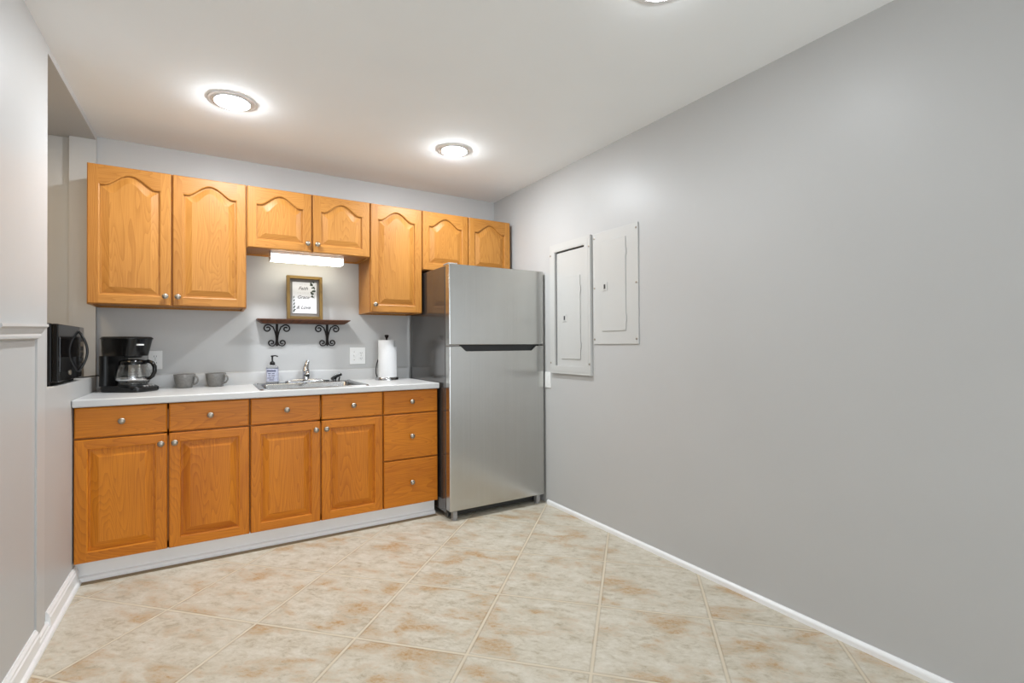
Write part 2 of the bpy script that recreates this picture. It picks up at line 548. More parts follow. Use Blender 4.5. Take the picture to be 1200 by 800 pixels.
def door_mesh(wd, h, arch):
    """raised-panel door, front towards -y, lower left back corner at the origin"""
    th, c = 0.020, 0.005
    F = -th
    st, rb = 0.052, 0.052
    xl, xr, zb = st, wd - st, rb
    xc, hw = wd / 2, (wd - 2 * st) / 2
    b = MB()
    N = 36
    def top(x):
        if not arch:
            return h - 0.050
        t = abs(x - xc) / hw
        f = (0.5 * (1 + math.cos(PI * t / 0.84))) ** 0.78 if t < 0.84 else 0.0
        return h - 0.108 + 0.064 * f
    def loop(d, y):
        pts = [(xl + d, y, zb + d)]
        for i in range(N + 1):
            x = xl + 2 * hw * i / N
            X = xc + (x - xc) * (hw - d) / hw
            pts.append((X, y, top(x) - d))
        pts.append((xr - d, y, zb + d))
        return pts
    def o_():
        return (random.random() * 20, random.random() * 20)
    e = -0.004
    L0 = loop(e, F)
    oS1, oS2, oT, oB, oP = o_(), o_(), o_(), o_(), o_()
    # stiles and rails
    b.face([(c, F, c), (xl + e, F, c), (xl + e, F, h - c), (c, F, h - c)], 'z', oS1)
    b.face([(xr - e, F, c), (wd - c, F, c), (wd - c, F, h - c), (xr - e, F, h - c)], 'z', oS2)
    b.face([(xl + e, F, c), (xr - e, F, c), (xr - e, F, zb + e), (xl + e, F, zb + e)], 'x', oB)
    for i in range(1, N + 1):
        p, q = L0[i], L0[i + 1]
        b.face([p, q, (q[0], F, h - c), (p[0], F, h - c)], 'x', oT)
    # panel rings
    rings = [L0, loop(0.001, F + 0.003), loop(0.002, F + 0.0135), loop(0.010, F + 0.0135), loop(0.040, F + 0.003), loop(0.042, F + 0.0022)]
    for a, q in zip(rings, rings[1:]):
        n = len(a)
        for i in range(n):
            j = (i + 1) % n
            b.face([a[i], a[j], q[j], q[i]], 'x' if i == n - 1 else 'z', oP)
    b.face(rings[-1], 'z', oP)
    # outer eased edge, sides, back
    A = [(c, F, c), (wd - c, F, c), (wd - c, F, h - c), (c, F, h - c)]
    B = [(0.0015, F + 0.0025, 0.0015), (wd - 0.0015, F + 0.0025, 0.0015), (wd - 0.0015, F + 0.0025, h - 0.0015), (0.0015, F + 0.0025, h - 0.0015)]
    C = [(0, F + 0.007, 0), (wd, F + 0.007, 0), (wd, F + 0.007, h), (0, F + 0.007, h)]
    D = [(0, 0, 0), (wd, 0, 0), (wd, 0, h), (0, 0, h)]
    for P, Q in ((A, B), (B, C), (C, D)):
        for i in range(4):
            j = (i + 1) % 4
            b.face([P[i], P[j], Q[j], Q[i]], 'x' if i % 2 == 0 else 'z', oS1)
    b.face(D[::-1], 'z', oS1)
    return b

def door(parent, x, z, y, h, arch, knob_side=None, knob_at='bottom'):
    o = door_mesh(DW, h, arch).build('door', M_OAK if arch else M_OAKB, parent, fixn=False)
    o.location = (x, y, z)
    if knob_side:
        kx = 0.026 if knob_side == 'left' else DW - 0.026
        kz = 0.052 if knob_at == 'bottom' else h - 0.050
        knob(o, kx, kz, -0.020)
    return o

def drawer(parent, x, z, y, h):
    b = MB()
    F, c = -0.020, 0.006
    A = [(c, F, c), (DW - c, F, c), (DW - c, F, h - c), (c, F, h - c)]
    B = [(0.002, F + 0.003, 0.002), (DW - 0.002, F + 0.003, 0.002), (DW - 0.002, F + 0.003, h - 0.002), (0.002, F + 0.003, h - 0.002)]
    C = [(0, F + 0.008, 0), (DW, F + 0.008, 0), (DW, F + 0.008, h), (0, F + 0.008, h)]
    D = [(0, 0, 0), (DW, 0, 0), (DW, 0, h), (0, 0, h)]
    off = (random.random() * 20, random.random() * 20)
    b.face(A, 'x', off)
    for P, Q in ((A, B), (B, C), (C, D)):
        for i in range(4):
            j = (i + 1) % 4
            b.face([P[i], P[j], Q[j], Q[i]], 'x', off)
    b.face(D[::-1], 'x', off)
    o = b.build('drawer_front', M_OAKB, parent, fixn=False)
    o.location = (x, y, z)
    knob(o, DW / 2, h / 2 + 0.001, -0.020)
    return o

def wall_cabinet(x0, n, zb, label, knobs=True, single=None):
    zt, dp = 2.168, 0.305
    t = thing('wall_cabinet', label, 'wall cabinet', (x0, 0, zb), 0, 'oak wall cabinets')
    W, Hc, s = n * PITCH - 0.001, zt - zb, 0.016
    b = MB()
    b.box(0.001, s, -dp + 0.019, 0, 0, Hc, 'z')
    b.box(W - s, W, -dp + 0.019, 0, 0, Hc, 'z')
    b.box(s, W - s, -dp + 0.019, -0.006, 0.010, 0.010 + s, 'x')
    b.box(s, W - s, -dp + 0.019, -0.006, Hc - s, Hc, 'x')
    b.box(s, W - s, -0.006, 0, 0, Hc, 'z')
    b.build('carcass', M_OAK, t)
    b = MB()
    y0, y1, fw = -dp, -dp + 0.019, 0.036
    b.box(0.001, fw, y0, y1, 0, Hc, 'z')
    b.box(W - fw, W, y0, y1, 0, Hc, 'z')
    if n == 2:
        b.box(W / 2 - fw / 2, W / 2 + fw / 2, y0, y1, fw, Hc - fw, 'z')
    b.box(fw, W - fw, y0, y1, 0, fw, 'x')
    b.box(fw, W - fw, y0, y1, Hc - fw, Hc, 'x')
    b.build('face_frame', M_OAKIN, t)
    for k in range(n):
        side = None
        if knobs:
            side = single or ('right' if k == 0 else 'left')
        door(t, k * PITCH + (PITCH - DW) / 2, 0.002, -dp, Hc - 0.004, True, side, 'bottom')
    return t

X0 = 0.002
wall_cabinet(X0, 2, 1.404, 'tall two-door oak wall cabinet at the left end, above the coffee maker')
wall_cabinet(X0 + 2 * PITCH, 2, 1.783, 'short two-door oak wall cabinet above the sink with the lamp under it')
wall_cabinet(X0 + 4 * PITCH, 1, 1.404, 'narrow single-door oak wall cabinet left of the refrigerator', single='left')
wall_cabinet(X0 + 5 * PITCH, 2, 1.727, 'two-door oak wall cabinet above the refrigerator', knobs=False)

def base_cabinet(x0, n, label, stack=False):
    zb, zt, dp = 0.111, 0.876, 0.591
    t = thing('base_cabinet', label, 'base cabinet', (x0, 0, 0), 0, 'oak base cabinets')
    W, s = n * PITCH - 0.001, 0.016
    b = MB()
    b.box(0.001, s, -dp + 0.019, -0.004, zb, zt, 'z')
    b.box(W - s, W, -dp + 0.019, -0.004, zb, zt, 'z')
    b.box(s, W - s, -dp + 0.019, -0.010, zb, zb + s, 'x')
    b.box(s, W - s, -0.010, -0.004, zb, zt, 'z')
    for k in range(n + 1):                                  # hidden feet under the floor of the box
        xx = 0.002 + k * (W - 0.05) / n
        b.box(xx, xx + 0.045, -0.50, -0.455, 0, zb, 'z')
        b.box(xx, xx + 0.045, -0.08, -0.035, 0, zb, 'z')
    b.build('carcass', M_OAKIN, t)
    b = MB()
    y0, y1, fw = -dp, -dp + 0.019, 0.036
    b.box(0.001, fw, y0, y1, zb, zt, 'z')
    b.box(W - fw, W, y0, y1, zb, zt, 'z')
    if n == 2:
        b.box(W / 2 - fw / 2, W / 2 + fw / 2, y0, y1, zb, zt, 'z')
    for z in ((zb, zb + fw), (zt - fw, zt), (0.700, 0.736)) + (((0.400, 0.436),) if stack else ()):
        b.box(fw, W - fw, y0, y1, z[0], z[1], 'x')
    b.build('face_frame', M_OAKIN, t)
    for k in range(n):
        x = k * PITCH + (PITCH - DW) / 2
        drawer(t, x, 0.7215, -dp, 0.1505)
        if stack:
            drawer(t, x, 0.4200, -dp, 0.2955)
            drawer(t, x, 0.1115, -dp, 0.3025)
        else:
            door(t, x, 0.1115, -dp, 0.604, False, 'right' if k == 0 else 'left', 'top')
    return t
base_cabinet(X0, 2, 'two-door oak base cabinet at the left end, under the coffee maker')
base_cabinet(X0 + 2 * PITCH, 2, 'two-door oak base cabinet below the sink')
base_cabinet(X0 + 4 * PITCH, 1, 'narrow oak base cabinet of three stacked drawers beside the refrigerator', True)

# worktop with a cut-out for the sink, and its backsplash
SX0, SX1, SY0, SY1 = 0.835, 1.430, -0.572, -0.050
ct = thing('countertop', 'long white laminate worktop with backsplash over the oak base cabinets', 'countertop', (0, 0, 0.914))
b = MB()
xs = (0.002, SX0, SX1, 1.909)
ys = (-0.635, SY0, SY1, -0.002)
i0 = len(b.v)
zt_, zb_ = 0.0, -0.038
def gv(i, j, k):
    return i0 + (k * 16) + j * 4 + i
for k in range(2):
    for j in range(4):
        for i in range(4):
            b.v.append((xs[i], ys[j], (zb_, zt_)[k]))
for j in range(3):
    for i in range(3):
        if i == 1 and j == 1:
            continue
        b._f([gv(i, j, 1), gv(i + 1, j, 1), gv(i + 1, j + 1, 1), gv(i, j + 1, 1)])
        b._f([gv(i, j, 0), gv(i, j + 1, 0), gv(i + 1, j + 1, 0), gv(i + 1, j, 0)])
for i in range(3):
    b._f([gv(i, 0, 0), gv(i + 1, 0, 0), gv(i + 1, 0, 1), gv(i, 0, 1)])
    b._f([gv(i, 3, 0), gv(i, 3, 1), gv(i + 1, 3, 1), gv(i + 1, 3, 0)])
for j in range(3):
    b._f([gv(0, j, 0), gv(0, j, 1), gv(0, j + 1, 1), gv(0, j + 1, 0)])
    b._f([gv(3, j, 0), gv(3, j + 1, 0), gv(3, j + 1, 1), gv(3, j, 1)])
b._f([gv(1, 1, 0), gv(1, 1, 1), gv(2, 1, 1), gv(2, 1, 0)])
b._f([gv(1, 2, 0), gv(2, 2, 0), gv(2, 2, 1), gv(1, 2, 1)])
b._f([gv(1, 1, 0), gv(1, 2, 0), gv(1, 2, 1), gv(1, 1, 1)])
b._f([gv(2, 1, 0), gv(2, 1, 1), gv(2, 2, 1), gv(2, 2, 0)])
b.build('worktop', M_COUNTER, ct, bev=0.006, seg=3)
b = MB()
b.prism([(-0.002, 0.0), (-0.024, 0.0), (-0.021, 0.006), (-0.020, 0.010), (-0.020, 0.076), (-0.017, 0.083), (-0.010, 0.085), (-0.002, 0.085)], 0.002, 1.909, 'x')
b.build('backsplash', M_COUNTER, ct)

# ------------------------------------------------------------------ refrigerator
FX0, FX1, FY = 1.922, 2.682, -0.768
fr = thing('refrigerator', 'stainless steel top-freezer refrigerator in the right corner', 'refrigerator', (FX0, 0, 0))
FW = FX1 - FX0
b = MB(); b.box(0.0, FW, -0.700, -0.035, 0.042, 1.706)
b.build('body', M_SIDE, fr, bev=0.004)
def fdoor(name, poly):
    b = MB()
    b.prism(poly, FY, -0.706, 'y')
    return b.build(name, M_STEEL, fr, bev=0.005, seg=3)
fdoor('freezer_door', [(0, 1.172), (FW, 1.172), (FW, 1.712), (0, 1.712)])
ZN = 1.163
fdoor('refrigerator_door', [(0, 0.066), (FW, 0.066), (FW, ZN), (FW - 0.065, ZN), (FW - 0.105, ZN - 0.034), (0.125, ZN - 0.034), (0.085, ZN), (0, ZN)])
b = MB(); b.box(0.08, FW - 0.06, -0.740, -0.7075, ZN - 0.045, ZN + 0.004)
b.build('recessed_handle', M_DARK, fr)
b = MB(); b.box(0.006, FW - 0.006, -0.7075, -0.699, 0.070, 1.708)
b.build('gasket', M_DARK, fr)
b = MB(); b.box(0.012, FW - 0.012, -0.705, -0.66, 0.018, 0.062)
b.build('base_grille', M_DARK, fr)
for z, nm in ((1.1675, 'middle'),):
    b = MB(); b.box(0.004, 0.075, -0.762, -0.69, z - 0.0035, z + 0.0035)
    b.build('hinge', M_GREYP, fr)
b = MB(); b.box(0.004, 0.07, -0.75, -0.66, 1.7125, 1.7215)
b.build('hinge', M_GREYP, fr, bev=0.003)
for x in (0.030, FW - 0.06):
    b = MB()
    b.box(x, x + 0.030, -0.752, -0.715, 0.012, 0.066)
    b.lathe([(0.018, 0.0), (0.018, 0.010), (0.008, 0.014)], (x + 0.015, -0.735, 0), 16)
    b.build('foot', M_GREYP, fr)
for x in (0.03, FW - 0.06):
    b = MB(); b.box(x, x + 0.03, -0.14, -0.10, 0, 0.042)
    b.build('foot', M_DARK, fr)

# ------------------------------------------------------------------ under-cabinet lamp
ul = thing('under_cabinet_lamp', 'long white fluorescent lamp fixed under the short cabinet above the sink', 'lamp', (0.905, 0, 1.792))
b = MB(); b.box(0, 0.460, -0.238, -0.120, -0.020, 0.0)
b.build('housing', M_TRIMRING, ul, bev=0.003)
b = MB(); b.prism([(-0.236, -0.0205), (-0.240, -0.040), (-0.232, -0.056), (-0.215, -0.060), (-0.135, -0.060), (-0.125, -0.050), (-0.124, -0.0205)], 0.004, 0.456, 'x')
b.build('diffuser', M_TUBE, ul)
for x in (0.0, 0.4565):
    b = MB(); b.prism([(-0.237, -0.0205), (-0.2415, -0.040), (-0.233, -0.0575), (-0.215, -0.0615), (-0.135, -0.0615), (-0.124, -0.051), (-0.123, -0.0205)], x, x + 0.0035, 'x')
    b.build('end_cap', M_TRIMRING, ul)

# ------------------------------------------------------------------ wall shelf with iron brackets
sh = thing('wall_shelf', 'dark brown wooden wall shelf on two scrolled iron brackets above the sink', 'shelf', (0.836, 0, 1.324))
b = MB()
SW = 0.600
b.loft([[(0.035, -0.002, 0), (0.035, -0.095, 0), (SW - 0.035, -0.095, 0), (SW - 0.035, -0.002, 0)],
        [(0.0, -0.002, 0.024), (0.0, -0.125, 0.024), (SW, -0.125, 0.024), (SW, -0.002, 0.024)],
        [(0.0, -0.002, 0.030), (0.0, -0.125, 0.030), (SW, -0.125, 0.030), (SW, -0.002, 0.030)]], smooth=False)
for i in range(len(b.f)):
    b.uv[i] = [(q[1], q[0]) for q in [(Vector(b.v[k]).x, Vector(b.v[k]).y + Vector(b.v[k]).z) for k in b.f[i]]]
b.build('board', M_SHELF, sh)
def scroll(cx, cz, r0, a_end, a_start, turns_r, n=30):
    pts = []
    for i in range(n + 1):
        t = i / n
        a = a_start + (a_end - a_start) * t
        r = r0 + (turns_r - r0) * t
        pts.append((cx + r * math.cos(a), cz + r * math.sin(a)))
    return pts
def bracket(x):
    b = MB()
    y = -0.012
    rr = 0.0042
    b.tube([(x, y, -0.001), (x, y, -0.155)], rr, 8)
    b.box(x - 0.008, x + 0.008, -0.008, -0.0005, -0.150, -0.002)
    for s in (-1, 1):
        # upper scroll: rises from the stem, curls outward under the board
        pts = [(x + s * 0.004, -0.105), (x + s * 0.007, -0.080), (x + s * 0.014, -0.050), (x + s * 0.026, -0.020)]
        c = (0.058, -0.033)
        sp = scroll(c[0], c[1], 0.029, math.radians(150 - 480), math.radians(150), 0.007)
        pts += [(x + s * p, q) for p, q in sp]
        b.tube([(p, y, q) for p, q in pts], rr, 8)
        # lower scroll
        pts = [(x + s * 0.004, -0.090), (x + s * 0.004, -0.120), (x + s * 0.009, -0.140)]
        sp = scroll(0.033, -0.130, 0.025, math.radians(205 + 470), math.radians(205), 0.006)
        pts += [(x + s * p, q) for p, q in sp]
        b.tube([(p, y, q) for p, q in pts], rr, 8)
    return b.build('bracket', M_IRON, sh)
bracket(0.130)
bracket(0.462)

# ------------------------------------------------------------------ framed print on the shelf
pf = thing('picture_frame', 'brown wooden framed print with script words and leaves on the wall shelf', 'picture frame', (1.020, -0.060, 1.3545))
pf.rotation_euler = (math.radians(-3), 0, 0)
PW, PH, D = 0.232, 0.302, 0.036
b = MB()
fw = 0.020
b.box(0, fw, -D, 0, 0, PH, 'z')
b.box(PW - fw, PW, -D, 0, 0, PH, 'z')
b.box(fw, PW - fw, -D, 0, 0, fw, 'x')
b.box(fw, PW - fw, -D, 0, PH - fw, PH, 'x')
b.build('frame', M_FRAME, pf, bev=0.0015)
b = MB(); b.box(fw - 0.001, PW - fw + 0.001, -0.008, -0.002, fw - 0.001, PH - fw + 0.001)
b.build('backing', M_MATB, pf)
CX0, CX1, CZ0, CZ1 = 0.038, 0.196, 0.042, 0.262
b = MB(); b.box(CX0, CX1, -0.0125, -0.0085, CZ0, CZ1)
card = b.build('print', M_CARD, pf)
def text_mesh(txt, size, shear, x, z, y, name, mat, parent, bold=0.0):
    c = bpy.data.curves.new(name, 'FONT')
    c.body = txt
    c.size = size
    c.shear = shear
    c.offset = bold
    c.extrude = 0.0002
    c.align_x = 'CENTER'
    o = bpy.data.objects.new(name, c)
    COL.objects.link(o)
    bpy.context.view_layer.update()
    me = bpy.data.meshes.new_from_object(o.evaluated_get(bpy.context.evaluated_depsgraph_get()))
    bpy.data.objects.remove(o)
    bpy.data.curves.remove(c)
    me.transform(Matrix.Translation((x, y, z)) @ Matrix.Rotation(PI / 2, 4, 'X'))
    me.materials.clear()
    me.materials.append(mat)
    r = bpy.data.objects.new(name, me)
    COL.objects.link(r)
    r.parent = parent
    return r
cxm = (CX0 + CX1) / 2 - 0.010
for txt, z in (('Faith', 0.208), ('Grace', 0.146), ('& Love', 0.074)):
    text_mesh(txt, 0.032, 0.35, cxm, z, -0.0128, 'lettering', M_INK, card, 0.0004)
for z, groups in ((0.242, (3, 2)), (0.182, (4, 3, 2)), (0.120, (3, 3, 2))):     # small pale capitals, too small to read
    b = MB()
    wd = sum(groups) * 0.0075 + (len(groups) - 1) * 0.006
    x = cxm - wd / 2
    for g in groups:
        for k in range(g):
            b.box(x + 0.001, x + 0.0022, -0.0130, -0.0124, z, z + 0.009)
            b.box(x + 0.0022, x + 0.0058, -0.0130, -0.0124, z + 0.003 * ((k * 2) % 3), z + 0.003 * ((k * 2) % 3) + 0.0014)
            x += 0.0075
        x += 0.006
    b.build('lettering', M_INKG, card)
def sprig(path, leaves):
    b = MB()
    b.tube([(x, -0.0128, z) for x, z in path], 0.0006, 5)
    for x, z, a, L in leaves:
        pts = []
        for k in range(12):
            t = 2 * PI * k / 12
            u, v = L * (0.5 + 0.5 * math.cos(t)), 0.26 * L * math.sin(t)
            pts.append((x + u * math.cos(a) - v * math.sin(a), z + u * math.sin(a) + v * math.cos(a)))
        b.prism(pts, -0.0132, -0.0124, 'y')
    b.build('leaf_sprig', M_LEAF, card)
lv = []
for k in range(11):
    z = 0.258 - k * 0.0105
    x = 0.192 - 0.010 * math.sin(k * 0.9) - 0.012
    lv.append((x, z, math.radians(160 + 60 * ((k % 2) * 2 - 1) * 0.6), 0.016 + 0.006 * (k % 3)))
lv = [(min(p[0], CX1 - 0.004), p[1], p[2], p[3]) for p in lv]
lv = [l for l in lv if CX0 + 0.002 < l[0] + l[3] * math.cos(l[2]) < CX1 - 0.001]
sprig([(0.190, 0.258), (0.180, 0.22), (0.186, 0.18), (0.178, 0.145)], lv)
lv = []
for k in range(10):
    z = 0.050 + k * 0.012
    lv.append((CX0 + 0.005, z, math.radians(70 - 40 * (k % 2) - 2 * k), 0.019 - 0.001 * k))
sprig([(CX0 + 0.005, 0.046), (CX0 + 0.008, 0.09), (CX0 + 0.004, 0.16)], lv)

# ------------------------------------------------------------------ wall plates
def plate(nm, label, cat, x, z, wd, h):
    t = thing(nm, label, cat, (x, 0, z))
    b = MB(); b.box(-wd / 2, wd / 2, -0.006, -0.0005, -h / 2, h / 2)
    b.build('cover_plate', M_PLATE, t, bev=0.003, seg=3)
    return t
def duplex(t, x):
    b = MB()
    for z in (0.020, -0.020):
        b.prism([(x + p[0], z + p[1]) for p in rrect(-0.017, 0.017, -0.014, 0.014, 0.010)], -0.0085, -0.005, 'y')
    s = b.build('socket', M_PLATE, t)
    for z in (0.020, -0.020):
        for sx in (-0.006, 0.006):
            b = MB(); b.box(x + sx - 0.0012, x + sx + 0.0012, -0.0089, -0.0083, z - 0.002, z + 0.007)
            b.build('slot', M_SLOT, s)
        b = MB(); b.lathe([(0.0024, 0), (0.0024, -0.0006)], (x, -0.0083, z - 0.008), 10, 'y')
        b.build('ground_hole', M_SLOT, s)
    b = MB(); b.lathe([(0.003, 0), (0.003, -0.001)], (x, -0.006, 0), 10, 'y')
    b.build('screw', M_NICKEL, t)
t = plate('wall_outlet', 'white double cover plate with switch and outlet, right of the sink', 'outlet', 1.5155, 1.094, 0.116, 0.124)
duplex(t, 0.025)
b = MB(); b.box(-0.0305, -0.0195, -0.0075, -0.005, -0.012, 0.012); b.box(-0.029, -0.021, -0.016, -0.007, -0.001, 0.007)
b.build('toggle_switch', M_PLATE, t, bev=0.001)
for z in (0.030, -0.030):
    b = MB(); b.lathe([(0.003, 0), (0.003, -0.001)], (-0.025, -0.006, z), 10, 'y')
    b.build('screw', M_NICKEL, t)
t = plate('wall_outlet', 'white single outlet plate partly behind the coffee pot handle', 'outlet', 0.281, 1.088, 0.072, 0.116)
duplex(t, 0.0)
# switch plate on the right wall beside the refrigerator
t = thing('light_switch', 'small white switch plate on the right wall below the left breaker panel', 'light switch', (XR, -0.802, 0.912))
b = MB(); b.box(-0.007, -0.0005, -0.036, 0.036, -0.058, 0.058)
b.build('cover_plate', M_PLATE, t, bev=0.003, seg=3)
b = MB(); b.box(-0.0095, -0.006, -0.016, 0.016, -0.033, 0.033)
b.build('rocker', M_PLATE, t, bev=0.001)

# ------------------------------------------------------------------ breaker panels on the right wall
def screws(t, pts, x):
    for y, z in pts:
        b = MB(); b.lathe([(0.0065, 0), (0.0065, -0.002), (0.004, -0.0035)], (x, y, z), 14, 'x')
        b.build('screw', M_NICKEL, t)
def latch(t, y, z, x):
    b = MB(); b.box(x - 0.004, x, y - 0.022, y + 0.022, z - 0.026, z + 0.026)
    l = b.build('latch', M_PANELM, t, bev=0.001)
    b = MB(); b.box(x - 0.0055, x - 0.0035, y - 0.007, y + 0.007, z - 0.014, z + 0.014)
    b.build('latch_slot', M_SLOT, l)
ep = thing('breaker_panel', 'grey painted breaker panel with deep frame, nearer the refrigerator', 'electrical panel', (XR, -1.0765, 1.4255))
hy, hz, iy, iz = 0.2225, 0.4595, 0.164, 0.404
ft = 0.020
b = MB()
b.box(-ft, -0.0005, -hy, -iy, -hz, hz)
b.box(-ft, -0.0005, iy, hy, -hz, hz)
b.box(-ft, -0.0005, -iy, iy, -hz, -iz)
b.box(-ft, -0.0005, -iy, iy, iz, hz)
b.box(-ft - 0.0015, -ft, -hy + 0.018, -iy - 0.006, -hz + 0.018, hz - 0.018)
b.box(-ft - 0.0015, -ft, iy + 0.006, hy - 0.018, -hz + 0.018, hz - 0.018)
b.box(-ft - 0.0015, -ft, -iy - 0.006, iy + 0.006, -hz + 0.018, -iz - 0.006)
b.box(-ft - 0.0015, -ft, -iy - 0.006, iy + 0.006, iz + 0.006, hz - 0.018)
b.build('frame', M_PANELM, ep)
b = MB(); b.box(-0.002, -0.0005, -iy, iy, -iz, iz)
b.build('recess_shade', M_SLOT, ep)  # dark plate stands in for shade along the recess top and far side
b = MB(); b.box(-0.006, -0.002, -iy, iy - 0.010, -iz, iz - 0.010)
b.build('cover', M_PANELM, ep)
b = MB(); b.box(-0.012, -0.006, -0.109, 0.096, -0.355, 0.214)
d = b.build('panel_door', M_PANELM, ep, bev=0.002)
latch(d, 0.056, -0.070, -0.012)
for z in (0.12, -0.26):
    b = MB(); b.lathe([(0.004, -0.02), (0.004, 0.02)], (-0.010, -0.112, z), 10)
    b.build('hinge', M_PANELM, ep)
screws(ep, [(hy - 0.010, 0.385), (-hy + 0.010, 0.385), (hy - 0.010, -0.385), (-hy + 0.010, -0.385)], -ft)
ep = thing('breaker_panel', 'flat grey painted breaker panel with raised door, farther from the refrigerator', 'electrical panel', (XR, -1.512, 1.527))
hy, hz = 0.198, 0.356
b = MB(); b.box(-0.007, -0.0005, -hy, hy, -hz, hz)
b.build('cover', M_PANELM, ep, bev=0.002)
b = MB(); b.box(-0.012, -0.007, -0.100, 0.110, -0.274, 0.290)
d = b.build('panel_door', M_PANELM, ep, bev=0.002)
latch(d, 0.078, 0.005, -0.012)
for z in (0.20, -0.20):
    b = MB(); b.lathe([(0.004, -0.02), (0.004, 0.02)], (-0.010, -0.103, z), 10)
    b.build('hinge', M_PANELM, ep)
screws(ep, [(s * (hy - 0.014), z) for s in (-1, 1) for z in (-0.325, 0.005, 0.325)], -0.007)

# ------------------------------------------------------------------ sink and faucet
sk = thing('sink', 'stainless steel drop-in sink set in the white worktop', 'sink', (0, 0, 0.914))
b = MB()
RX0, RX1, RY0, RY1 = 0.815, 1.450, -0.592, -0.030
BX0, BX1, BY0, BY1 = 0.852, 1.413, -0.558, -0.130
def ring(p, z):
    return [(x, y, z) for x, y in p]
o1 = rrect(RX0, RX1, RY0, RY1, 0.03)
o2 = rrect(RX0 + 0.006, RX1 - 0.006, RY0 + 0.006, RY1 - 0.006, 0.026)
i1 = rrect(BX0, BX1, BY0, BY1, 0.05)
i2 = rrect(BX0 + 0.006, BX1 - 0.006, BY0 + 0.006, BY1 - 0.006, 0.046)
i3 = rrect(BX0 + 0.016, BX1 - 0.016, BY0 + 0.016, BY1 - 0.016, 0.045)
i4 = rrect(BX0 + 0.05, BX1 - 0.05, BY0 + 0.05, BY1 - 0.05, 0.03)
b.loft([ring(o1, 0.0005), ring(o2, 0.006), ring(rrect(BX0 - 0.006, BX1 + 0.006, BY0 - 0.006, BY1 + 0.006, 0.055), 0.005), ring(i1, 0.003), ring(i2, -0.006), ring(i3, -0.150), ring(i4, -0.172)], cap0=False)
b.build('basin', M_SINK, sk)
b = MB(); b.lathe([(0.0, -0.1715), (0.020, -0.1715), (0.040, -0.169), (0.045, -0.1705), (0.046, -0.172)], (1.13, -0.345, 0), 24, cap=False)
b.build('drain', M_CHROME, sk)
for x, y in ((0.833, -0.085), (1.432, -0.085)):
    b = MB(); b.lathe([(0.012, 0.0055), (0.012, 0.0085), (0.009, 0.010)], (x, y, 0), 18)
    b.build('hole_cap', M_CHROME, sk)

DZ = 0.914 + 0.0061
fc = thing('faucet', 'low chrome single-handle faucet behind the sink basin', 'faucet', (1.142, -0.078, DZ))
b = MB()
b.loft([ring(rrect(-0.135, 0.135, -0.028, 0.028, 0.027), 0.0), ring(rrect(-0.133, 0.133, -0.027, 0.027, 0.026), 0.010), ring(rrect(-0.10, 0.10, -0.024, 0.024, 0.022), 0.018), ring(rrect(-0.04, 0.04, -0.020, 0.020, 0.019), 0.022)])
b.build('deck_plate', M_CHROME, fc)
b = MB(); b.lathe([(0.027, 0.018), (0.026, 0.03), (0.024, 0.070), (0.023, 0.082), (0.017, 0.092), (0.001, 0.096)], (0, 0, 0), 28)
b.build('body', M_CHROME, fc)
b = MB()
dx, dy = -0.09, -0.996
P = [(0.000, 0.050), (0.030, 0.060), (0.065, 0.068), (0.105, 0.073), (0.135, 0.073), (0.150, 0.067), (0.156, 0.055)]
b.tube([(dx * s_, dy * s_, z) for s_, z in P], [0.017, 0.016, 0.015, 0.014, 0.0135, 0.013, 0.012], 14)
b.build('spout', M_CHROME, fc)
b = MB(); b.lathe([(0.0115, 0.043), (0.0125, 0.047), (0.0125, 0.055)], (dx * 0.156, dy * 0.156, 0), 16)
b.build('aerator', M_DARK, fc)
b = MB()
b.tube([(0.0, 0.0, 0.090), (0.004, 0.004, 0.112), (0.010, 0.008, 0.132), (0.016, 0.008, 0.148)], [0.020, 0.017, 0.013, 0.014], 14)
b.build('lever', M_CHROME, fc)

# black stopper resting at the back right of the sink
st = thing('sink_stopper', 'small black stopper with two short pegs at the back right of the sink', 'sink stopper', (1.350, -0.082, DZ))
b = MB()
b.tube([(-0.038, 0, 0.012), (-0.018, 0.004, 0.022), (0.006, 0.006, 0.034), (0.034, 0.006, 0.044)], [0.010, 0.012, 0.010, 0.008], 10)
for x, y in ((-0.028, -0.012), (-0.010, 0.014), (0.010, -0.010)):
    b.tube([(x, y, 0.0), (x + 0.008, y * 0.3, 0.026)], 0.005, 8)
b.build('body', M_BLACKM, st)
for x, z in ((-0.008, 0.036), (0.016, 0.046)):
    b = MB(); b.lathe([(0.003, -0.010), (0.003, 0.006), (0.006, 0.007), (0.006, 0.012), (0.002, 0.014)], (x, 0.005, z), 12)
    b.build('peg', M_CHROME, st)
b = MB(); b.tube([(-0.070 + 0.016 * math.cos(a), 0.012 * math.sin(a), 0.004) for a in [2 * PI * k / 18 for k in range(18)]], 0.0035, 7, True)
b.build('pull_ring', M_BLACKM, st)

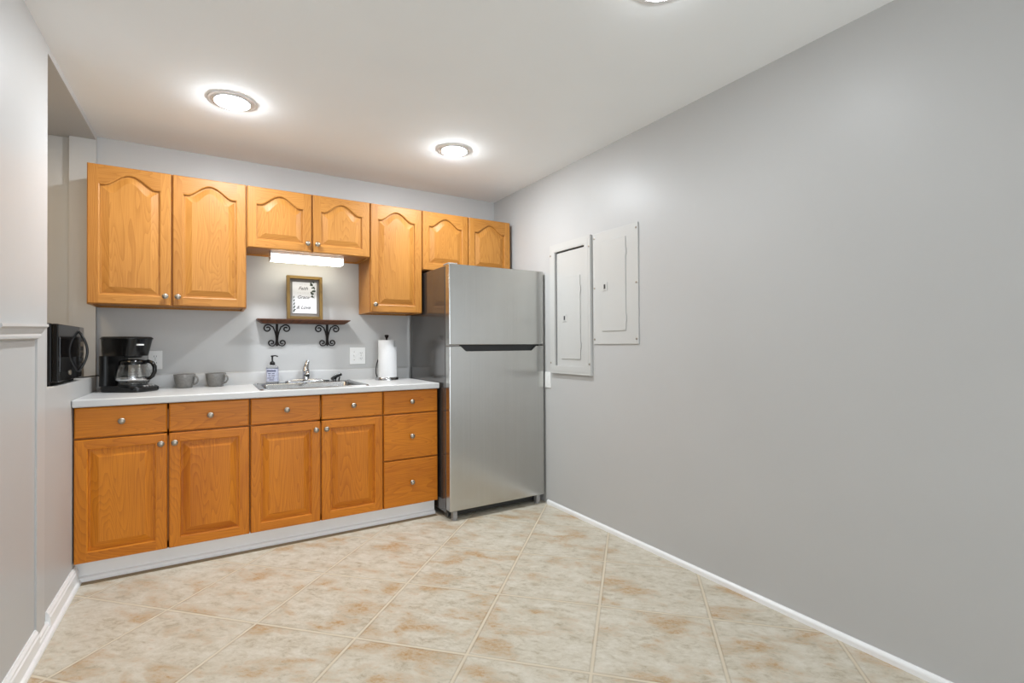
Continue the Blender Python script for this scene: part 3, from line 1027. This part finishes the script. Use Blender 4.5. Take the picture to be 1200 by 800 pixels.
# soap bottle
so = thing('soap_dispenser', 'clear soap bottle with black pump and bluish label at the sink', 'soap dispenser', (0.930, -0.082, DZ))
b = MB()
b.loft([ring(rrect(-0.037, 0.037, -0.024, 0.024, 0.018), z) if k == 0 else [(x * k, y * k, z) for x, y in rrect(-0.037, 0.037, -0.024, 0.024, 0.018)] for z, k in ((0.0, 0.92), (0.004, 1.0), (0.100, 1.0), (0.110, 0.92), (0.118, 0.66), (0.122, 0.42), (0.128, 0.40))])
b.build('bottle', M_CLEARP, so)
b = MB()
b.loft([[(x * 1.012, y * 1.012, z) for x, y in rrect(-0.037, 0.037, -0.024, 0.024, 0.018)] for z in (0.012, 0.098)], cap0=False, cap1=False)
lab = b.build('label', M_LABELB, so)
b = MB(); b.box(-0.028, 0.028, -0.0252, -0.0245, 0.080, 0.088)
for k, (x, z, l) in enumerate(((-0.022, 0.064, 0.018), (0.004, 0.064, 0.016), (-0.018, 0.050, 0.012), (0.002, 0.050, 0.020), (-0.024, 0.034, 0.024), (0.008, 0.034, 0.010), (-0.014, 0.022, 0.028))):
    b.box(x, x + l, -0.0252, -0.0245, z, z + 0.004)
b.build('label_print', M_LABELD, lab)
b = MB()
b.lathe([(0.0165, 0.124), (0.0165, 0.134), (0.014, 0.142), (0.007, 0.148), (0.005, 0.150), (0.005, 0.176), (0.009, 0.178), (0.010, 0.184), (0.008, 0.187)], (0, 0, 0), 20)
b.tube([(0, 0, 0.183), (0.022, -0.012, 0.185), (0.036, -0.020, 0.182), (0.038, -0.021, 0.177)], 0.0042, 8)
b.build('pump', M_BLACKM, so)
so.rotation_euler = (0, 0, math.radians(-20))

# ------------------------------------------------------------------ paper towels
CT = 0.914
ph = thing('paper_towel_holder', 'steel and black paper towel holder on the worktop beside the refrigerator', 'paper towel holder', (1.700, -0.125, CT))
b = MB(); b.lathe([(0.086, 0), (0.086, 0.017), (0.083, 0.021), (0.001, 0.021)], n=40)
b.build('base', M_CHROME, ph)
b = MB(); b.lathe([(0.006, 0.021), (0.006, 0.312)], n=14)
b.build('rod', M_IRON, ph)
b = MB(); b.lathe([(0.005, 0.306), (0.009, 0.312), (0.014, 0.325), (0.017, 0.331), (0.012, 0.336), (0.001, 0.337)], n=18)
b.build('finial', M_IRON, ph)
b = MB()
adx, ady = -R_.x * 0.98, -R_.y * 0.98
b.tube([(adx * r, ady * r, z) for r, z in ((0.066, 0.012), (0.074, 0.022), (0.082, 0.050), (0.082, 0.085), (0.076, 0.120), (0.066, 0.150))], 0.0042, 8)
b.build('tension_arm', M_IRON, ph)
pr = thing('paper_towel_roll', 'white roll of paper towels standing on the steel holder', 'paper towel roll', (1.700, -0.125, CT + 0.021))
b = MB(); b.lathe([(0.020, 0.0), (0.060, 0.0), (0.0615, 0.004), (0.0615, 0.270), (0.060, 0.275), (0.020, 0.275), (0.020, 0.0)], n=44, cap=False)
b.build('roll', M_PAPER, pr)
b = MB()
pts0 = []
for k in range(13):
    a = math.radians(-95 + 68 * k / 12)
    pts0.append((0.0622 + 0.010 * (k / 12) ** 2, a))
lo = [[(r * math.cos(a), r * math.sin(a), 0.001) for r, a in pts0] + [((r + 0.001) * math.cos(a), (r + 0.001) * math.sin(a), 0.001) for r, a in pts0[::-1]],
      [(r * math.cos(a), r * math.sin(a), 0.225) for r, a in pts0] + [((r + 0.001) * math.cos(a), (r + 0.001) * math.sin(a), 0.225) for r, a in pts0[::-1]]]
b.loft(lo)
b.build('loose_sheet', M_PAPER, pr)

# ------------------------------------------------------------------ mugs
def mug(x, y, rz, label):
    t = thing('mug', label, 'mug', (x, y, CT), rz, 'grey mugs')
    b = MB()
    b.lathe([(0.001, 0.0), (0.038, 0.0), (0.042, 0.003), (0.047, 0.020), (0.0555, 0.060), (0.058, 0.083), (0.057, 0.0855), (0.0545, 0.083), (0.052, 0.060), (0.043, 0.020), (0.036, 0.008), (0.001, 0.007)], n=40, cap=False)
    b.build('cup', M_MUG, t)
    b = MB()
    b.tube([(0.050, 0, 0.070), (0.068, 0, 0.074), (0.081, 0, 0.062), (0.083, 0, 0.046), (0.072, 0, 0.028), (0.047, 0, 0.020)], 0.0055, 10, flat=1.0)
    b.build('handle', M_MUG, t)
    return t
mug(0.436, -0.098, math.radians(-30), 'grey stoneware mug nearer the coffee maker')
mug(0.602, -0.086, math.radians(-38), 'grey stoneware mug nearer the sink')

# ------------------------------------------------------------------ coffee maker
CR = math.radians(55)
cm = thing('coffee_maker', 'black drip coffee maker at the left end of the worktop', 'coffee maker', (0.190, -0.200, CT), CR)
def plan(hw, y0, y1, z, r):
    return [(x, y, z) for x, y in rrect(-hw, hw, y0, y1, r)]
b = MB()
b.loft([plan(0.084, -0.108, 0.140, 0.0, 0.05), plan(0.090, -0.114, 0.142, 0.006, 0.052), plan(0.090, -0.114, 0.142, 0.024, 0.052), plan(0.086, -0.090, 0.140, 0.036, 0.05)])
b.build('base', M_BLACK, cm)
b = MB(); b.lathe([(0.072, 0.034), (0.072, 0.040), (0.068, 0.042), (0.001, 0.042)], (0, -0.003, 0), 36)
b.build('warming_plate', M_DARK, cm)
b = MB()
b.loft([plan(0.084, 0.088, 0.140, 0.034, 0.025), plan(0.084, 0.086, 0.140, 0.205, 0.025)])
b.build('water_tank', M_BLACKM, cm)
b = MB()
b.loft([plan(0.080, -0.052, 0.140, 0.204, 0.045), plan(0.085, -0.060, 0.141, 0.235, 0.050), plan(0.090, -0.076, 0.142, 0.300, 0.055)])
b.build('brew_head', M_BLACK, cm)
b = MB()
b.loft([plan(0.093, -0.079, 0.145, 0.300, 0.056), plan(0.093, -0.079, 0.145, 0.306, 0.056), plan(0.086, -0.070, 0.140, 0.314, 0.052)])
b.build('lid', M_BLACKM, cm)
b = MB()
b.lathe([(0.046, 0.204), (0.040, 0.194), (0.030, 0.192)], (0, -0.003, 0), 30)
b.build('drip_spout', M_DARK, cm)
b = MB()                                            # name badge: a pale bar on the brew head
a = math.radians(0)
b.box(-0.050, -0.006, -0.0745, -0.066, 0.264, 0.272)
bd = b.build('badge', M_PLATE, cm)
b = MB()                                            # controls on the sloping front of the base
for x in (-0.030, -0.010, 0.012, 0.032):
    b.lathe([(0.007, 0.030), (0.007, 0.0365), (0.005, 0.038)], (x, -0.097, 0), 14)
b.build('button', M_GREYP, cm)
b = MB()
inv = Matrix.Rotation(-CR, 3, 'Z')
def cmloc(x, y, z):
    p = inv @ Vector((x - 0.190, y + 0.200, 0))
    return (p.x, p.y, z - CT)
b.tube([cmloc(0.075, -0.110, 0.975), cmloc(0.050, -0.120, 0.995), cmloc(0.025, -0.140, 1.008), cmloc(0.004, -0.160, 1.006), cmloc(-0.030, -0.185, 1.002), cmloc(-0.09, -0.19, 1.002)], 0.0035, 8)
b.build('power_cord', M_BLACKM, cm)
# carafe
cp = cm.matrix_basis @ Vector((0, -0.003, 0.0425))
ca = thing('coffee_carafe', 'glass coffee carafe with black handle on the warming plate', 'carafe', (cp.x, cp.y, CT + 0.0425), CR)
b = MB()
b.lathe([(0.001, 0.0), (0.066, 0.0), (0.076, 0.006), (0.0845, 0.030), (0.0850, 0.050), (0.076, 0.085), (0.062, 0.118), (0.0605, 0.118), (0.0740, 0.085), (0.0828, 0.050), (0.0825, 0.031), (0.074, 0.008), (0.065, 0.0022), (0.001, 0.0022)], n=44, cap=False)
b.build('glass_jug', M_GLASS, ca)
b = MB(); b.lathe([(0.0635, 0.112), (0.066, 0.114), (0.066, 0.128), (0.060, 0.136), (0.034, 0.142), (0.001, 0.142)], n=40)
b.build('lid', M_BLACK, ca)
b = MB(); b.lathe([(0.0852, 0.024), (0.0862, 0.026), (0.0862, 0.034), (0.0855, 0.036)], n=44, cap=False)
b.build('band', M_CHROME, ca)
b = MB()
for k in range(6):                                  # white cup marks printed on the glass
    z = 0.046 + k * 0.009
    r = 0.0856 - max(0, z - 0.050) * 0.257 + 0.0006
    for a0 in (-118, -140):
        a = math.radians(a0)
        t_ = Vector((-math.sin(a), math.cos(a), 0)) * (0.006 if k % 2 else 0.010)
        c_ = Vector((r * math.cos(a), r * math.sin(a), z))
        b.tube([c_ - t_, c_ + t_], 0.0010, 5)
b.build('cup_marks', M_PLATE, ca)
b = MB()
hp = [(-0.062, 0.124), (-0.092, 0.131), (-0.116, 0.122), (-0.130, 0.100), (-0.130, 0.070), (-0.118, 0.046), (-0.102, 0.034), (-0.085, 0.032)]
b.tube([(0, y, z) for y, z in hp], [0.009, 0.010, 0.011, 0.011, 0.011, 0.0105, 0.009, 0.008], 12, flat=1.0)
b.build('handle', M_BLACK, ca)

# ------------------------------------------------------------------ microwave on the ledge
mw = thing('microwave', 'black microwave oven on the ledge of the wall opening', 'microwave', (0.0, -0.870, LEDGE))
L_, Hm, Dm = 0.525, 0.278, 0.36
b = MB(); b.box(-Dm, -0.022, 0, L_, 0.014, Hm)
b.build('body', M_BLACKM, mw, bev=0.006)
b = MB(); b.box(-0.0215, 0.0, 0.001, L_ - 0.115, 0.016, Hm - 0.002)
dr = b.build('door', M_BLACK, mw, bev=0.004)
b = MB(); b.box(0.0, 0.0012, 0.030, L_ - 0.165, 0.062, Hm - 0.060)
b.build('window', M_MWGLASS, dr)
b = MB(); b.box(-0.0215, -0.0005, L_ - 0.1135, L_ - 0.001, 0.016, Hm - 0.002)
cpn = b.build('control_panel', M_MWGLASS, mw, bev=0.004)
b = MB(); b.box(-0.0004, 0.0008, L_ - 0.095, L_ - 0.025, 0.200, 0.228)
b.build('display', M_DARK, cpn)
b = MB()
for r in range(4):
    for c in range(3):
        b.box(-0.0004, 0.0004, L_ - 0.092 + c * 0.024, L_ - 0.074 + c * 0.024, 0.070 + r * 0.028, 0.090 + r * 0.028)
b.build('keypad', M_DARK, cpn)
b = MB()
hy_ = L_ - 0.135
b.tube([(0.001 + 0.034 * math.sin(PI * k / 16) ** 0.9 if 0 < k < 16 else 0.0, hy_, 0.048 + 0.205 * k / 16) for k in range(17)], 0.0055, 10)
b.build('handle', M_BLACK, dr)
b = MB(); b.lathe([(0.012, 0.0), (0.012, 0.003), (0.009, 0.005)], (0.0, 0.215, 0.052), 18, 'x')
b.build('button', M_NICKEL, dr)
for x, y in ((-0.05, 0.04), (-0.05, L_ - 0.04), (-Dm + 0.04, 0.04), (-Dm + 0.04, L_ - 0.04)):
    b = MB(); b.lathe([(0.014, 0.0), (0.016, 0.0145)], (x, y, 0), 14)
    b.build('foot', M_DARK, mw)
